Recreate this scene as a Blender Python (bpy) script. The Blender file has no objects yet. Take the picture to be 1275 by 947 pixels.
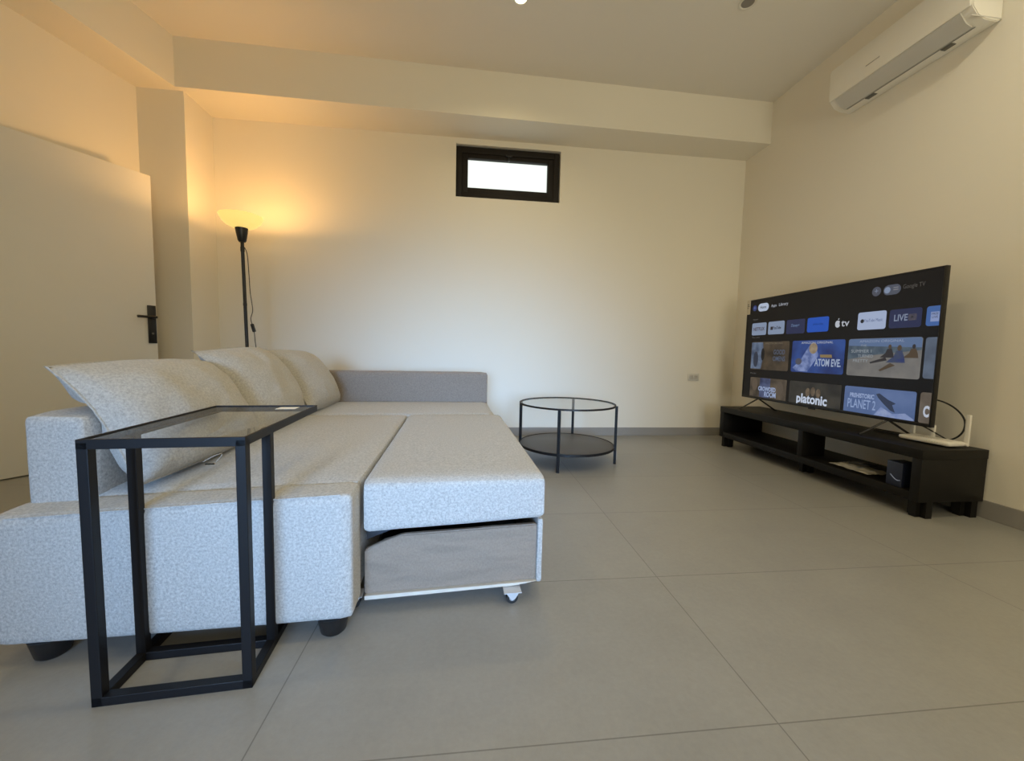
import bpy, bmesh, math, random
from mathutils import Vector, Matrix, noise
random.seed(7)
C = bpy.context.scene
COL = C.collection
R = math.radians

# ------------------------------------------------------------------ helpers
def obj(name, bm, mat=None, parent=None, smooth=True, ang=40):
    me = bpy.data.meshes.new(name)
    bmesh.ops.recalc_face_normals(bm, faces=bm.faces[:])
    bm.to_mesh(me); bm.free()
    if mat: me.materials.append(mat)
    o = bpy.data.objects.new(name, me); COL.objects.link(o)
    if smooth:
        for p in me.polygons: p.use_smooth = True
        try: me.set_sharp_from_angle(angle=R(ang))
        except Exception: pass
    if parent: o.parent = parent
    return o

def thing(name, label, cat, loc=(0, 0, 0), rotz=0, group=None):
    o = bpy.data.objects.new(name, None); COL.objects.link(o)
    o.location = loc; o.rotation_euler = (0, 0, rotz); o.empty_display_size = .1
    o['label'] = label; o['category'] = cat
    if group: o['group'] = group
    return o

def tag(o, label, cat, group=None):
    o['label'] = label; o['category'] = cat
    if group: o['group'] = group
    return o

def struct(o, label=None):
    o['kind'] = 'structure'
    if label: o['label'] = label
    return o

def box(bm, x0, x1, y0, y1, z0, z1, bev=0, seg=2):
    r = bmesh.ops.create_cube(bm, size=1)
    vs = r['verts']
    for v in vs:
        v.co = Vector((x0 + (v.co.x + .5) * (x1 - x0), y0 + (v.co.y + .5) * (y1 - y0), z0 + (v.co.z + .5) * (z1 - z0)))
    if bev > 0:
        es = list({e for v in vs for e in v.link_edges})
        bmesh.ops.bevel(bm, geom=es, offset=bev, segments=seg, profile=.5, affect='EDGES')
    return bm

def B(*a, **k):
    bm = bmesh.new(); return box(bm, *a, **k)

def prism(pts, a0, a1, axis='y', bev=0, bm=None):
    """extrude closed 2-D outline; axis y: pts=(x,z); axis z: pts=(x,y); axis x: pts=(y,z)"""
    bm = bm or bmesh.new()
    def mk(p, a):
        if axis == 'y': return (p[0], a, p[1])
        if axis == 'z': return (p[0], p[1], a)
        return (a, p[0], p[1])
    v0 = [bm.verts.new(mk(p, a0)) for p in pts]; v1 = [bm.verts.new(mk(p, a1)) for p in pts]
    n = len(pts)
    f = [bm.faces.new(v0), bm.faces.new(v1[::-1])]
    for i in range(n): f.append(bm.faces.new((v0[i], v1[i], v1[(i + 1) % n], v0[(i + 1) % n])))
    if bev: bmesh.ops.bevel(bm, geom=list({e for q in f for e in q.edges}), offset=bev, segments=2, affect='EDGES')
    return bm

def lathe(prof, seg=48, bm=None, c=(0, 0)):
    bm = bm or bmesh.new(); rings = []
    for r, z in prof:
        if r < 1e-6: rings.append([bm.verts.new((c[0], c[1], z))])
        else: rings.append([bm.verts.new((c[0] + r * math.cos(2 * math.pi * i / seg), c[1] + r * math.sin(2 * math.pi * i / seg), z)) for i in range(seg)])
    for a, b in zip(rings, rings[1:]):
        for i in range(seg):
            j = (i + 1) % seg
            if len(a) == 1 and len(b) == 1: continue
            if len(a) == 1: bm.faces.new((a[0], b[i], b[j]))
            elif len(b) == 1: bm.faces.new((a[i], b[0], a[j]))
            else: bm.faces.new((a[i], b[i], b[j], a[j]))
    return bm

def catmull(pts, n=8):
    P = [Vector(p) for p in pts]; out = []
    for i in range(len(P) - 1):
        p0 = P[max(0, i - 1)]; p1 = P[i]; p2 = P[i + 1]; p3 = P[min(len(P) - 1, i + 2)]
        for k in range(n):
            t = k / n
            out.append(.5 * ((2 * p1) + (-p0 + p2) * t + (2 * p0 - 5 * p1 + 4 * p2 - p3) * t * t + (-p0 + 3 * p1 - 3 * p2 + p3) * t ** 3))
    out.append(P[-1]); return out

def tube(pts, r, seg=8, bm=None, closed=False):
    bm = bm or bmesh.new(); P = [Vector(p) for p in pts]; rings = []
    n = len(P); up = None
    for i, p in enumerate(P):
        if closed: t = (P[(i + 1) % n] - P[i - 1]).normalized()
        else: t = (P[min(n - 1, i + 1)] - P[max(0, i - 1)]).normalized()
        if up is None:
            up = t.cross(Vector((0, 0, 1)));
            if up.length < .1: up = t.cross(Vector((1, 0, 0)))
            up.normalize()
        a = (up - t * up.dot(t)).normalized(); up = a; b = t.cross(a)
        rr = r[i] if isinstance(r, (list, tuple)) else r
        rings.append([bm.verts.new(p + a * rr * math.cos(2 * math.pi * k / seg) + b * rr * math.sin(2 * math.pi * k / seg)) for k in range(seg)])
    m = n if closed else n - 1
    for i in range(m):
        a, b = rings[i], rings[(i + 1) % n]
        for k in range(seg): bm.faces.new((a[k], a[(k + 1) % seg], b[(k + 1) % seg], b[k]))
    if not closed: bm.faces.new(rings[0][::-1]); bm.faces.new(rings[-1])
    return bm

def softbox(x0, x1, y0, y1, z0, z1, r, crown=0.0, n=14, wob=0.0, seed=0, zslope=None):
    """upholstered block: rounded edges, slightly crowned top, faint unevenness"""
    bm = bmesh.new()
    bmesh.ops.create_cube(bm, size=2)
    bmesh.ops.subdivide_edges(bm, edges=bm.edges[:], cuts=n, use_grid_fill=True)
    h = Vector(((x1 - x0) / 2, (y1 - y0) / 2, (z1 - z0) / 2)); c = Vector(((x0 + x1) / 2, (y0 + y1) / 2, (z0 + z1) / 2))
    def warp(t): return math.copysign(min(1, abs(t)) ** .55, t) if abs(t) < 1 else t   # more verts near edges
    for v in bm.verts:
        q = Vector((warp(v.co.x) * h.x, warp(v.co.y) * h.y, warp(v.co.z) * h.z))
        inner = Vector((max(-h.x + r, min(h.x - r, q.x)), max(-h.y + r, min(h.y - r, q.y)), max(-h.z + r, min(h.z - r, q.z))))
        d = q - inner
        if d.length > 1e-9: q = inner + d.normalized() * r
        if crown and q.z > 0:
            q.z += crown * (1 - (q.x / h.x) ** 2) * (1 - (q.y / h.y) ** 2) * (q.z / h.z)
        w = q + c
        if wob:
            nn = noise.noise_vector(w * 5 + Vector((seed, seed * 2, 0))) * wob + noise.noise_vector(w * 14 + Vector((seed, 0, 0))) * wob * .35
            w = w + nn
        if zslope: w.z += zslope(w.x, w.y) * max(0, (q.z + h.z) / (2 * h.z))
        v.co = w
    return bm

def text_bm(s, size, width=None, bold=0.0):
    cu = bpy.data.curves.new('lettering', 'FONT'); cu.body = s; cu.size = size; cu.align_x = 'CENTER'; cu.align_y = 'CENTER'
    cu.offset = bold; cu.resolution_u = 3
    t = bpy.data.objects.new('lettering', cu); COL.objects.link(t)
    dg = bpy.context.evaluated_depsgraph_get()
    me = bpy.data.meshes.new_from_object(t.evaluated_get(dg))
    bm = bmesh.new(); bm.from_mesh(me)
    bpy.data.objects.remove(t); bpy.data.curves.remove(cu); bpy.data.meshes.remove(me)
    if width and bm.verts:
        xs = [v.co.x for v in bm.verts]; w = max(xs) - min(xs); m = (max(xs) + min(xs)) / 2
        for v in bm.verts: v.co.x = (v.co.x - m) * width / w
    return bm

# ------------------------------------------------------------------ materials
def newmat(name):
    m = bpy.data.materials.new(name); m.use_nodes = True
    nt = m.node_tree; nt.nodes.clear()
    out = nt.nodes.new('ShaderNodeOutputMaterial'); b = nt.nodes.new('ShaderNodeBsdfPrincipled')
    nt.links.new(b.outputs[0], out.inputs[0]); return m, nt, b, out

def paint(name, col, rough=.6, metal=0, var=.04, scale=6, bump=0, bscale=200, spec=None):
    m, nt, b, out = newmat(name)
    tc = nt.nodes.new('ShaderNodeTexCoord'); nz = nt.nodes.new('ShaderNodeTexNoise'); nz.inputs['Scale'].default_value = scale
    nt.links.new(tc.outputs['Object'], nz.inputs['Vector'])
    mx = nt.nodes.new('ShaderNodeMix'); mx.data_type = 'RGBA'
    mx.inputs[6].default_value = (*[c * (1 - var) for c in col], 1); mx.inputs[7].default_value = (*[min(1, c * (1 + var)) for c in col], 1)
    nt.links.new(nz.outputs[0], mx.inputs[0]); nt.links.new(mx.outputs[2], b.inputs['Base Color'])
    b.inputs['Roughness'].default_value = rough; b.inputs['Metallic'].default_value = metal
    if spec is not None: b.inputs['Specular IOR Level'].default_value = spec
    if bump:
        n2 = nt.nodes.new('ShaderNodeTexNoise'); n2.inputs['Scale'].default_value = bscale; n2.inputs['Detail'].default_value = 3
        nt.links.new(tc.outputs['Object'], n2.inputs['Vector'])
        bp = nt.nodes.new('ShaderNodeBump'); bp.inputs['Strength'].default_value = bump; bp.inputs['Distance'].default_value = .002
        nt.links.new(n2.outputs[0], bp.inputs['Height']); nt.links.new(bp.outputs[0], b.inputs['Normal'])
    return m

def fabric(name, dark, light, scale=330, bump=.5, soft=.2):
    m, nt, b, out = newmat(name)
    tc = nt.nodes.new('ShaderNodeTexCoord')
    a = nt.nodes.new('ShaderNodeTexNoise'); a.inputs['Scale'].default_value = scale; a.inputs['Detail'].default_value = 4; a.inputs['Roughness'].default_value = .7
    mp = nt.nodes.new('ShaderNodeMapping'); mp.inputs['Scale'].default_value = (1, 1, .45)
    nt.links.new(tc.outputs['Object'], mp.inputs['Vector']); nt.links.new(mp.outputs[0], a.inputs['Vector'])
    c = nt.nodes.new('ShaderNodeTexNoise'); c.inputs['Scale'].default_value = scale * .28; c.inputs['Detail'].default_value = 5
    nt.links.new(tc.outputs['Object'], c.inputs['Vector'])
    ad = nt.nodes.new('ShaderNodeMath'); ad.operation = 'ADD'
    nt.links.new(a.outputs[0], ad.inputs[0]); nt.links.new(c.outputs[0], ad.inputs[1])
    mr = nt.nodes.new('ShaderNodeMapRange'); mr.inputs[1].default_value = .72; mr.inputs[2].default_value = 1.28
    nt.links.new(ad.outputs[0], mr.inputs[0])
    mx = nt.nodes.new('ShaderNodeMix'); mx.data_type = 'RGBA'; mx.inputs[6].default_value = (*dark, 1); mx.inputs[7].default_value = (*light, 1)
    nt.links.new(mr.outputs[0], mx.inputs[0]); nt.links.new(mx.outputs[2], b.inputs['Base Color'])
    b.inputs['Roughness'].default_value = .95; b.inputs['Specular IOR Level'].default_value = .15
    b.inputs['Sheen Weight'].default_value = soft; b.inputs['Sheen Roughness'].default_value = .5
    bp = nt.nodes.new('ShaderNodeBump'); bp.inputs['Strength'].default_value = bump; bp.inputs['Distance'].default_value = .0015
    nt.links.new(ad.outputs[0], bp.inputs['Height']); nt.links.new(bp.outputs[0], b.inputs['Normal'])
    return m

def wrinkle(m, strength=.6):
    nt = m.node_tree; b = [n for n in nt.nodes if n.type == 'BSDF_PRINCIPLED'][0]; old = b.inputs['Normal'].links[0].from_node
    tc = nt.nodes.new('ShaderNodeTexCoord'); mp = nt.nodes.new('ShaderNodeMapping'); mp.inputs['Rotation'].default_value = (0, R(35), 0); mp.inputs['Scale'].default_value = (3.0, 3, 11)
    nz = nt.nodes.new('ShaderNodeTexNoise'); nz.inputs['Scale'].default_value = 1.6; nz.inputs['Detail'].default_value = 1.5
    nt.links.new(tc.outputs['Object'], mp.inputs['Vector']); nt.links.new(mp.outputs[0], nz.inputs['Vector'])
    bp = nt.nodes.new('ShaderNodeBump'); bp.inputs['Strength'].default_value = strength; bp.inputs['Distance'].default_value = .05
    nt.links.new(nz.outputs[0], bp.inputs['Height']); nt.links.new(bp.outputs[0], old.inputs['Normal']); return m
def emit(name, col, s=1.0, col2=None, scale=12, rough=.3):
    m, nt, b, out = newmat(name)
    b.inputs['Base Color'].default_value = (.01, .01, .012, 1); b.inputs['Roughness'].default_value = rough
    b.inputs['Emission Strength'].default_value = s * (.78 if s <= 1 else 1)
    b.inputs['Specular IOR Level'].default_value = .3
    if col2:
        tc = nt.nodes.new('ShaderNodeTexCoord'); nz = nt.nodes.new('ShaderNodeTexNoise'); nz.inputs['Scale'].default_value = scale; nz.inputs['Detail'].default_value = 3
        nt.links.new(tc.outputs['Object'], nz.inputs['Vector'])
        mr = nt.nodes.new('ShaderNodeMapRange'); mr.inputs[1].default_value = .35; mr.inputs[2].default_value = .65
        nt.links.new(nz.outputs[0], mr.inputs[0])
        mx = nt.nodes.new('ShaderNodeMix'); mx.data_type = 'RGBA'; mx.inputs[6].default_value = (*col, 1); mx.inputs[7].default_value = (*col2, 1)
        nt.links.new(mr.outputs[0], mx.inputs[0]); nt.links.new(mx.outputs[2], b.inputs['Emission Color'])
    else: b.inputs['Emission Color'].default_value = (*col, 1)
    return m

def glass(name, tint=(1, 1, 1), refl=.12):
    """thin pane: mostly clear, fresnel reflection"""
    m = bpy.data.materials.new(name); m.use_nodes = True; nt = m.node_tree; nt.nodes.clear()
    out = nt.nodes.new('ShaderNodeOutputMaterial'); t = nt.nodes.new('ShaderNodeBsdfTransparent'); t.inputs[0].default_value = (*tint, 1)
    g = nt.nodes.new('ShaderNodeBsdfGlossy'); g.inputs['Roughness'].default_value = .02
    f0 = nt.nodes.new('ShaderNodeLayerWeight'); f0.inputs[0].default_value = .5
    f = nt.nodes.new('ShaderNodeMath'); f.operation = 'POWER'; f.inputs[1].default_value = 4.5
    nt.links.new(f0.outputs['Facing'], f.inputs[0])
    ad = nt.nodes.new('ShaderNodeMath'); ad.operation = 'MULTIPLY_ADD'; ad.inputs[1].default_value = refl; ad.inputs[2].default_value = .025; ad.use_clamp = True
    mx = nt.nodes.new('ShaderNodeMixShader')
    nt.links.new(f.outputs[0], ad.inputs[0]); nt.links.new(ad.outputs[0], mx.inputs[0]); nt.links.new(t.outputs[0], mx.inputs[1]); nt.links.new(g.outputs[0], mx.inputs[2]); nt.links.new(mx.outputs[0], out.inputs[0])
    return m

TX, TY = .735, .776
def floor_mat():
    m, nt, b, out = newmat('grey porcelain tile')
    tc = nt.nodes.new('ShaderNodeTexCoord'); sp = nt.nodes.new('ShaderNodeSeparateXYZ'); nt.links.new(tc.outputs['Object'], sp.inputs[0])
    def M(op, a, b_=None, clamp=False):
        n = nt.nodes.new('ShaderNodeMath'); n.operation = op; n.use_clamp = clamp
        for i, q in enumerate((a, b_)):
            if q is None: continue
            if isinstance(q, (int, float)): n.inputs[i].default_value = q
            else: nt.links.new(q, n.inputs[i])
        return n.outputs[0]
    fx = M('DIVIDE', M('SUBTRACT', sp.outputs[0], TX), 1.196); fy = M('DIVIDE', M('SUBTRACT', sp.outputs[1], TY), .6)
    ix = M('FLOOR', fx); iy = M('FLOOR', fy)
    dx = M('MULTIPLY', M('SUBTRACT', .5, M('ABSOLUTE', M('SUBTRACT', M('FRACT', fx), .5))), 1.196)
    dy = M('MULTIPLY', M('SUBTRACT', .5, M('ABSOLUTE', M('SUBTRACT', M('FRACT', fy), .5))), .6)
    d = M('MINIMUM', dx, dy)
    line = M('LESS_THAN', d, .0016)
    cv = nt.nodes.new('ShaderNodeCombineXYZ'); nt.links.new(ix, cv.inputs[0]); nt.links.new(iy, cv.inputs[1])
    wn = nt.nodes.new('ShaderNodeTexWhiteNoise'); nt.links.new(cv.outputs[0], wn.inputs[0])
    nz = nt.nodes.new('ShaderNodeTexNoise'); nz.inputs['Scale'].default_value = 5; nz.inputs['Detail'].default_value = 8; nz.inputs['Roughness'].default_value = .65
    nt.links.new(tc.outputs['Object'], nz.inputs['Vector'])
    n2 = nt.nodes.new('ShaderNodeTexNoise'); n2.inputs['Scale'].default_value = 60; n2.inputs['Detail'].default_value = 6; n2.inputs['Roughness'].default_value = .7
    nt.links.new(tc.outputs['Object'], n2.inputs['Vector'])
    v = M('ADD', M('MULTIPLY', nz.outputs[0], .26), M('ADD', M('MULTIPLY', n2.outputs[0], .24), M('MULTIPLY', wn.outputs[0], .05)))
    val = M('ADD', v, .70)
    val = M('MULTIPLY', val, M('SUBTRACT', 1, M('MULTIPLY', line, .42)))
    vm = nt.nodes.new('ShaderNodeVectorMath'); vm.operation = 'SCALE'; vm.inputs[0].default_value = FLOOR_COL
    nt.links.new(val, vm.inputs['Scale']); nt.links.new(vm.outputs[0], b.inputs['Base Color'])
    rg = M('ADD', M('MULTIPLY', nz.outputs[0], .12), .30); nt.links.new(rg, b.inputs['Roughness'])
    b.inputs['Specular IOR Level'].default_value = .45
    bp = nt.nodes.new('ShaderNodeBump'); bp.inputs['Strength'].default_value = .12; bp.inputs['Distance'].default_value = .002
    nt.links.new(n2.outputs[0], bp.inputs['Height']); nt.links.new(bp.outputs[0], b.inputs['Normal'])
    return m

FLOOR_COL = (.30, .30, .29)
M_wall = paint('white wall paint', (.80, .765, .68), .75, var=.015, scale=1.5, bump=.15, bscale=90)
M_ceil = paint('white ceiling paint', (.76, .735, .68), .85, var=.01, scale=1.5)
M_floor = floor_mat()
M_base = paint('grey skirting tile', (.30, .29, .28), .45, var=.06, scale=9)
M_door = paint('white door laminate', (.74, .73, .70), .5, var=.01)
M_blackmetal = paint('black powder coated steel', (.006, .006, .0075), .45, var=.1, bump=.08, bscale=600, spec=.3)
M_black = paint('black plastic', (.01, .01, .011), .35)
M_frame = paint('dark bronze aluminium', (.016, .0135, .012), .55, spec=.2)
M_rubber = paint('black rubber', (.012, .012, .012), .7)
M_sofa = fabric('light grey melange upholstery', (.30, .30, .297), (.56, .555, .54), scale=520)
M_cush = fabric('light grey cushion cover', (.31, .305, .295), (.52, .51, .485), scale=520)
M_taupe = fabric('taupe lining cloth', (.245, .195, .155), (.30, .245, .20), scale=500, bump=.15, soft=.05)
M_taupe2 = fabric('taupe woven armrest cloth', (.20, .172, .15), (.285, .25, .222), scale=420, bump=.3)
wrinkle(M_taupe)
wrinkle(M_cush, .22)
M_wood = paint('pale plywood', (.62, .57, .49), .6, var=.1, scale=20)
M_white = paint('white plastic', (.75, .73, .68), .35, var=.01)
M_ac = paint('warm white enamelled plastic', (.80, .78, .72), .4, var=.01)
M_acflap = paint('grey louvre plastic', (.56, .55, .52), .45, var=.02)
M_bench = paint('black-brown foil', (.0055, .005, .0045), .5, var=.25, scale=14, spec=.28)
M_shelfd = paint('dark brown metal sheet', (.075, .073, .074), .5, var=.05)
M_glass = glass('clear glass', (.95, .965, .965), .5)
M_glass2 = glass('clear table glass', (.90, .915, .915), .6)
M_grey = paint('dark grey slot', (.12, .12, .11), .6)
M_silver = paint('silver metal', (.6, .6, .62), .25, metal=1)

# ------------------------------------------------------------------ room
D, RX, H, ZB = 3.928, 2.852, 3.295, 2.913
YR = -3.0                                   # rear wall behind the camera
LWX = lambda y: -2.69 - .24 * (3.57 - y)    # the left wall runs askew
f = struct(obj('floor', B(-4.7, 3.1, YR - .2, 4.2, -.1, 0), M_floor), 'large grey porcelain floor tiles with thin joints')
struct(obj('ceiling', B(-4.7, 3.1, YR - .2, 4.2, H, H + .1), M_ceil), 'plain white ceiling')
WX0, WX1, WZ0, WZ1 = -.160, .872, 2.362, 2.858
bm = B(-2.9, WX0, D, D + .22, 0, H); box(bm, WX1, 3.1, D, D + .22, 0, H); box(bm, WX0, WX1, D, D + .22, 0, WZ0); box(bm, WX0, WX1, D, D + .22, WZ1, H)
struct(obj('wall_back', bm, M_wall, smooth=False), 'white back wall with a small high window')
struct(obj('wall_right', B(RX, RX + .2, YR - .2, D, 0, H), M_wall, smooth=False), 'white right wall behind the television')
struct(obj('wall_left', prism([(LWX(3.93), 3.93), (LWX(YR), YR), (LWX(YR) - .2, YR), (LWX(3.93) - .2, 3.93)], 0, H, 'z'), M_wall, smooth=False), 'white left wall behind the open door')
struct(obj('wall_rear', B(-4.5, RX, YR - .2, YR, 0, H), M_wall, smooth=False), 'white wall behind the camera')
struct(obj('trim_1', prism([(-2.37, 3.52), (RX, 3.595), (RX, D), (-2.37, D)], ZB, H, 'z'), M_wall, smooth=False), 'boxed ceiling beam along the back wall')
struct(obj('trim_2', prism([(-2.37, 3.52), (-2.37, D), (LWX(3.93), D), (LWX(YR), YR), (-2.37 - .24 * (3.52 - YR), YR)], ZB, H, 'z'), M_wall, smooth=False), 'boxed ceiling beam along the left wall')
struct(obj('trim_3', B(-2.69, -2.338, 3.57, D, 0, ZB), M_wall, smooth=False), 'square white column in the left corner')
BH = .086
struct(obj('baseboard_back', B(-2.338, RX, D - .012, D, 0, BH, bev=.002), M_base, smooth=False), 'grey tile skirting along the back wall')
struct(obj('baseboard_right', B(RX - .012, RX, YR, D - .012, 0, BH + .014, bev=.002), M_base, smooth=False), 'grey tile skirting along the right wall')
bm = prism([(-2.702, 3.57), (-2.702 - .24 * (3.57 - YR), YR), (-2.69 - .24 * (3.57 - YR), YR), (-2.69, 3.57)], 0, BH, 'z')
for v in bm.verts: v.co.x += .012
struct(obj('baseboard_left', bm, M_base, smooth=False), 'grey tile skirting along the left wall')

# window
w = thing('window_1', 'small high hopper window in dark bronze frame with bright glass', 'window', ((WX0 + WX1) / 2, D, WZ0))
del w['category']; struct(w)
def ring(x0, x1, z0, z1, a, b, c, d, y0, y1, bev=.003):
    """rectangular frame; a b c d = widths left right bottom top"""
    bm = B(x0, x0 + a, y0, y1, z0, z1, bev=bev); box(bm, x1 - b, x1, y0, y1, z0, z1, bev=bev)
    box(bm, x0 + a, x1 - b, y0, y1, z0, z0 + c, bev=bev); box(bm, x0 + a, x1 - b, y0, y1, z1 - d, z1, bev=bev); return bm
hw, hh = (WX1 - WX0) / 2, WZ1 - WZ0
obj('window_frame', ring(-hw + .001, hw - .008, 0.001, hh - .012, .055, .055, .052, .06, .018, .09), M_frame, w)
obj('sash', ring(-hw + .053, hw - .06, .05, hh - .060, .062, .062, .055, .052, .030, .080), M_frame, w)
obj('pane', B(-hw + .11, hw - .117, .052, .058, .1, hh - .108), M_glass, w)
hd = obj('window_handle', B(-.03, .03, .002, .03, hh - .085, hh - .068, bev=.003), M_black, w)
obj('latch', B(-.008, .008, .004, .028, hh - .125, hh - .08, bev=.003), M_black, hd)

# door leaf, standing open in front of the left wall
DA = math.atan2(-.596, -.339)                # direction from free edge to hinge
DW = .855
d = thing('door_1', 'white flush door standing open against the left wall', 'door', (-2.462, 3.363, 0), DA)
del d['category']; struct(d)
# local +x runs from the free edge to the hinge; local +y faces the camera side (checked by the handle)
obj('door_leaf', B(0, DW, -.04, 0, .008, 2.15, bev=.002), M_door, d)
hn = obj('door_handle', B(.006, .058, 0, .009, .869, 1.162, bev=.002), M_black, d)
bm = tube([(.031, 0, 1.071), (.031, .050, 1.071)], .010, 12)
tube([(.019, .050, 1.071), (.138, .050, 1.071)], .0095, 12, bm)
obj('lever', bm, M_black, hn)
obj('keyhole', tube([(.031, .008, .945), (.031, .0105, .945)], .008, 12), M_grey, hn)

# wall socket
s = thing('wall_socket', 'small white double wall socket low on the back wall', 'socket', (2.395, D, .637))
obj('socket_plate', B(-.062, .062, -.010, 0, -.038, .038, bev=.003), paint('socket white', (.62, .60, .55), .4), s)
for dx in (-.027, .027):
    p_ = obj('socket_outlet', B(dx - .021, dx + .021, -.0125, -.009, -.021, .021, bev=.002), paint('socket insert', (.50, .48, .44), .5), s)
    bm = bmesh.new()
    for a in (-.008, .008): tube([(dx + a, -.0128, .003), (dx + a, -.0122, .003)], .0025, 8, bm)
    obj('pin_hole', bm, M_black, p_)

# ------------------------------------------------------------------ ceiling downlights
def downlight(x, y, lit, label):
    t = thing('recessed_downlight', label, 'light', (x, y, H), group=None)
    obj('trim_ring', lathe([(.058, 0), (.058, -.004), (.050, -.006), (.042, -.003), (.040, 0)], 40), M_white if lit else paint('white ring', (.70, .68, .62), .5), t)
    obj('lamp_disc', lathe([(0, -.0015), (.041, -.0015), (.041, 0)], 40), emit('warm lamp', (1, .86, .55), 6) if lit else paint('dull grey reflector', (.25, .235, .22), .35, metal=.3), t)
    return t
downlight(.315, 2.835, True, 'lit round recessed downlight in the ceiling above the window')
downlight(1.87, 2.66, False, 'unlit round grey recessed downlight in the ceiling near the air conditioner')

# ------------------------------------------------------------------ sofa bed
SA = R(2.45)
so = thing('sofa_bed', 'light grey corner sofa bed pulled out, with taupe far armrest', 'sofa', (-.337, 1.135, 0), SA)
BL = -.885
tilt = lambda u, v: .040 * min(0, u) * max(0, 1 - max(0, v) / .6)          # the near end sags a little towards the left
obj('side_panel', softbox(BL - .02, 0, 0, .125, .055, .440, .020, crown=.003, wob=.0012, zslope=tilt), M_sofa, so)
obj('base', B(BL, -.012, .10, 1.41, .06, .30, bev=.01), M_sofa, so)
obj('seat_cushion', softbox(BL + .01, -.003, .118, 1.415, .27, .443, .018, crown=.008, wob=.0015, seed=3, zslope=tilt), M_sofa, so)
obj('chaise_base', softbox(BL, .572, 1.425, 2.06, .055, .30, .02, wob=.001, seed=5), M_sofa, so)
obj('chaise_cushion', softbox(BL + .01, .575, 1.42, 2.065, .27, .442, .035, crown=.010, wob=.0015, seed=6), M_sofa, so)
obj('backrest', softbox(BL, BL + .155, .088, 2.07, .29, .660, .026, crown=.004, wob=.003, seed=9, n=18), M_sofa, so)
arm = obj('armrest', softbox(BL, .575, 2.068, 2.20, .055, .685, .022, wob=.001, seed=11), M_taupe2, so)
mt = obj('pullout_mattress', softbox(.006, .606, .088, 1.412, .272, .446, .026, crown=.008, wob=.0016, seed=13,
         zslope=None), M_sofa, so)
# lift the underside of the mattress toward its free end, as in the photo
for v in mt.data.vertices:
    if v.co.z < .34: v.co.z += .027 * max(0, v.co.x) / .6 * min(1, (.34 - v.co.z) / .05)
sk = obj('pullout_side', prism([(.006, .05), (.585, .062), (.585, .263), (.13, .247), (.07, .228), (.006, .200)], .135, .155, 'y', bev=.004), M_taupe, so)
for v in sk.data.vertices: pass
bm = prism([(.008, .036), (.50, .050), (.555, .057), (.585, .062), (.008, .050)], .124, .40, 'y'); obj('plywood_bottom', bm, M_wood, so)
obj('pullout_front', softbox(.584, .607, .13, 1.40, .052, .284, .009, wob=.0008, seed=15), M_sofa, so)
obj('pullout_far_side', B(.006, .585, 1.36, 1.38, .06, .265), M_taupe, so)
obj('bed_tray', B(.0, .584, .156, 1.36, .06, .075), M_black, so)
# dark slide rail and hinge bracket seen in the gap below the mattress
bm = prism([(.0, .205), (.0, .262), (.16, .275), (.30, .285), (.30, .272), (.14, .258)], .20, .206, 'y'); obj('hinge_bracket', bm, paint('dark grey steel', (.06, .062, .07), .4, metal=.6), so)
bm = B(.30, .50, .22, .226, .262, .29); box(bm, .50, .515, .21, .25, .25, .30); obj('slide_rail', bm, paint('steel rail', (.20, .20, .22), .4, metal=.5), so)
# feet
def foot(u, v):
    pr = [(0, 0), (.030, 0), (.036, .006), (.047, .058), (0, .058)]
    return lathe(pr, 28, c=(u, v))
for u, v in ((-.065, .045), (-.80, .045), (-.80, 2.13), (.50, 2.10)):
    obj('foot', foot(u, v), M_black, so)
# casters
def caster(u, v):
    r_ = .020
    bm = tube([(u, v - .009, r_), (u, v + .009, r_)], r_, 28)
    c = obj('caster', bm, M_rubber, so)
    obj('wheel_hub', tube([(u, v - .0105, r_), (u, v + .0105, r_)], .010, 20), paint('grey hub', (.35, .35, .36), .4), c)
    bm = B(u - .030, u + .030, v - .024, v + .024, .044, .047)
    for s_ in (-1, 1):
        prism([(u - .026, .046), (u + .026, .046), (u + .010, .020), (u - .001, .015), (u - .008, .022)], v + s_ * .0145 - .001, v + s_ * .0145 + .001, 'y', bm=bm)
    obj('caster_fork', bm, paint('bright zinc', (.62, .64, .68), .35, metal=.3), c)
caster(.497, .112); caster(-.030, .15); caster(.50, 1.33); caster(-.03, 1.33)

# stitched seam lines lying along the upholstery edges
def seam(name, pts, r=.0022, mat=M_sofa):
    return obj(name, tube(catmull(pts, 6), r, 6), mat, so)
seam('piping', [(BL + .03, .004, .402), (-.6, .003, .414), (-.3, .003, .427), (-.03, .004, .437)])

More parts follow.
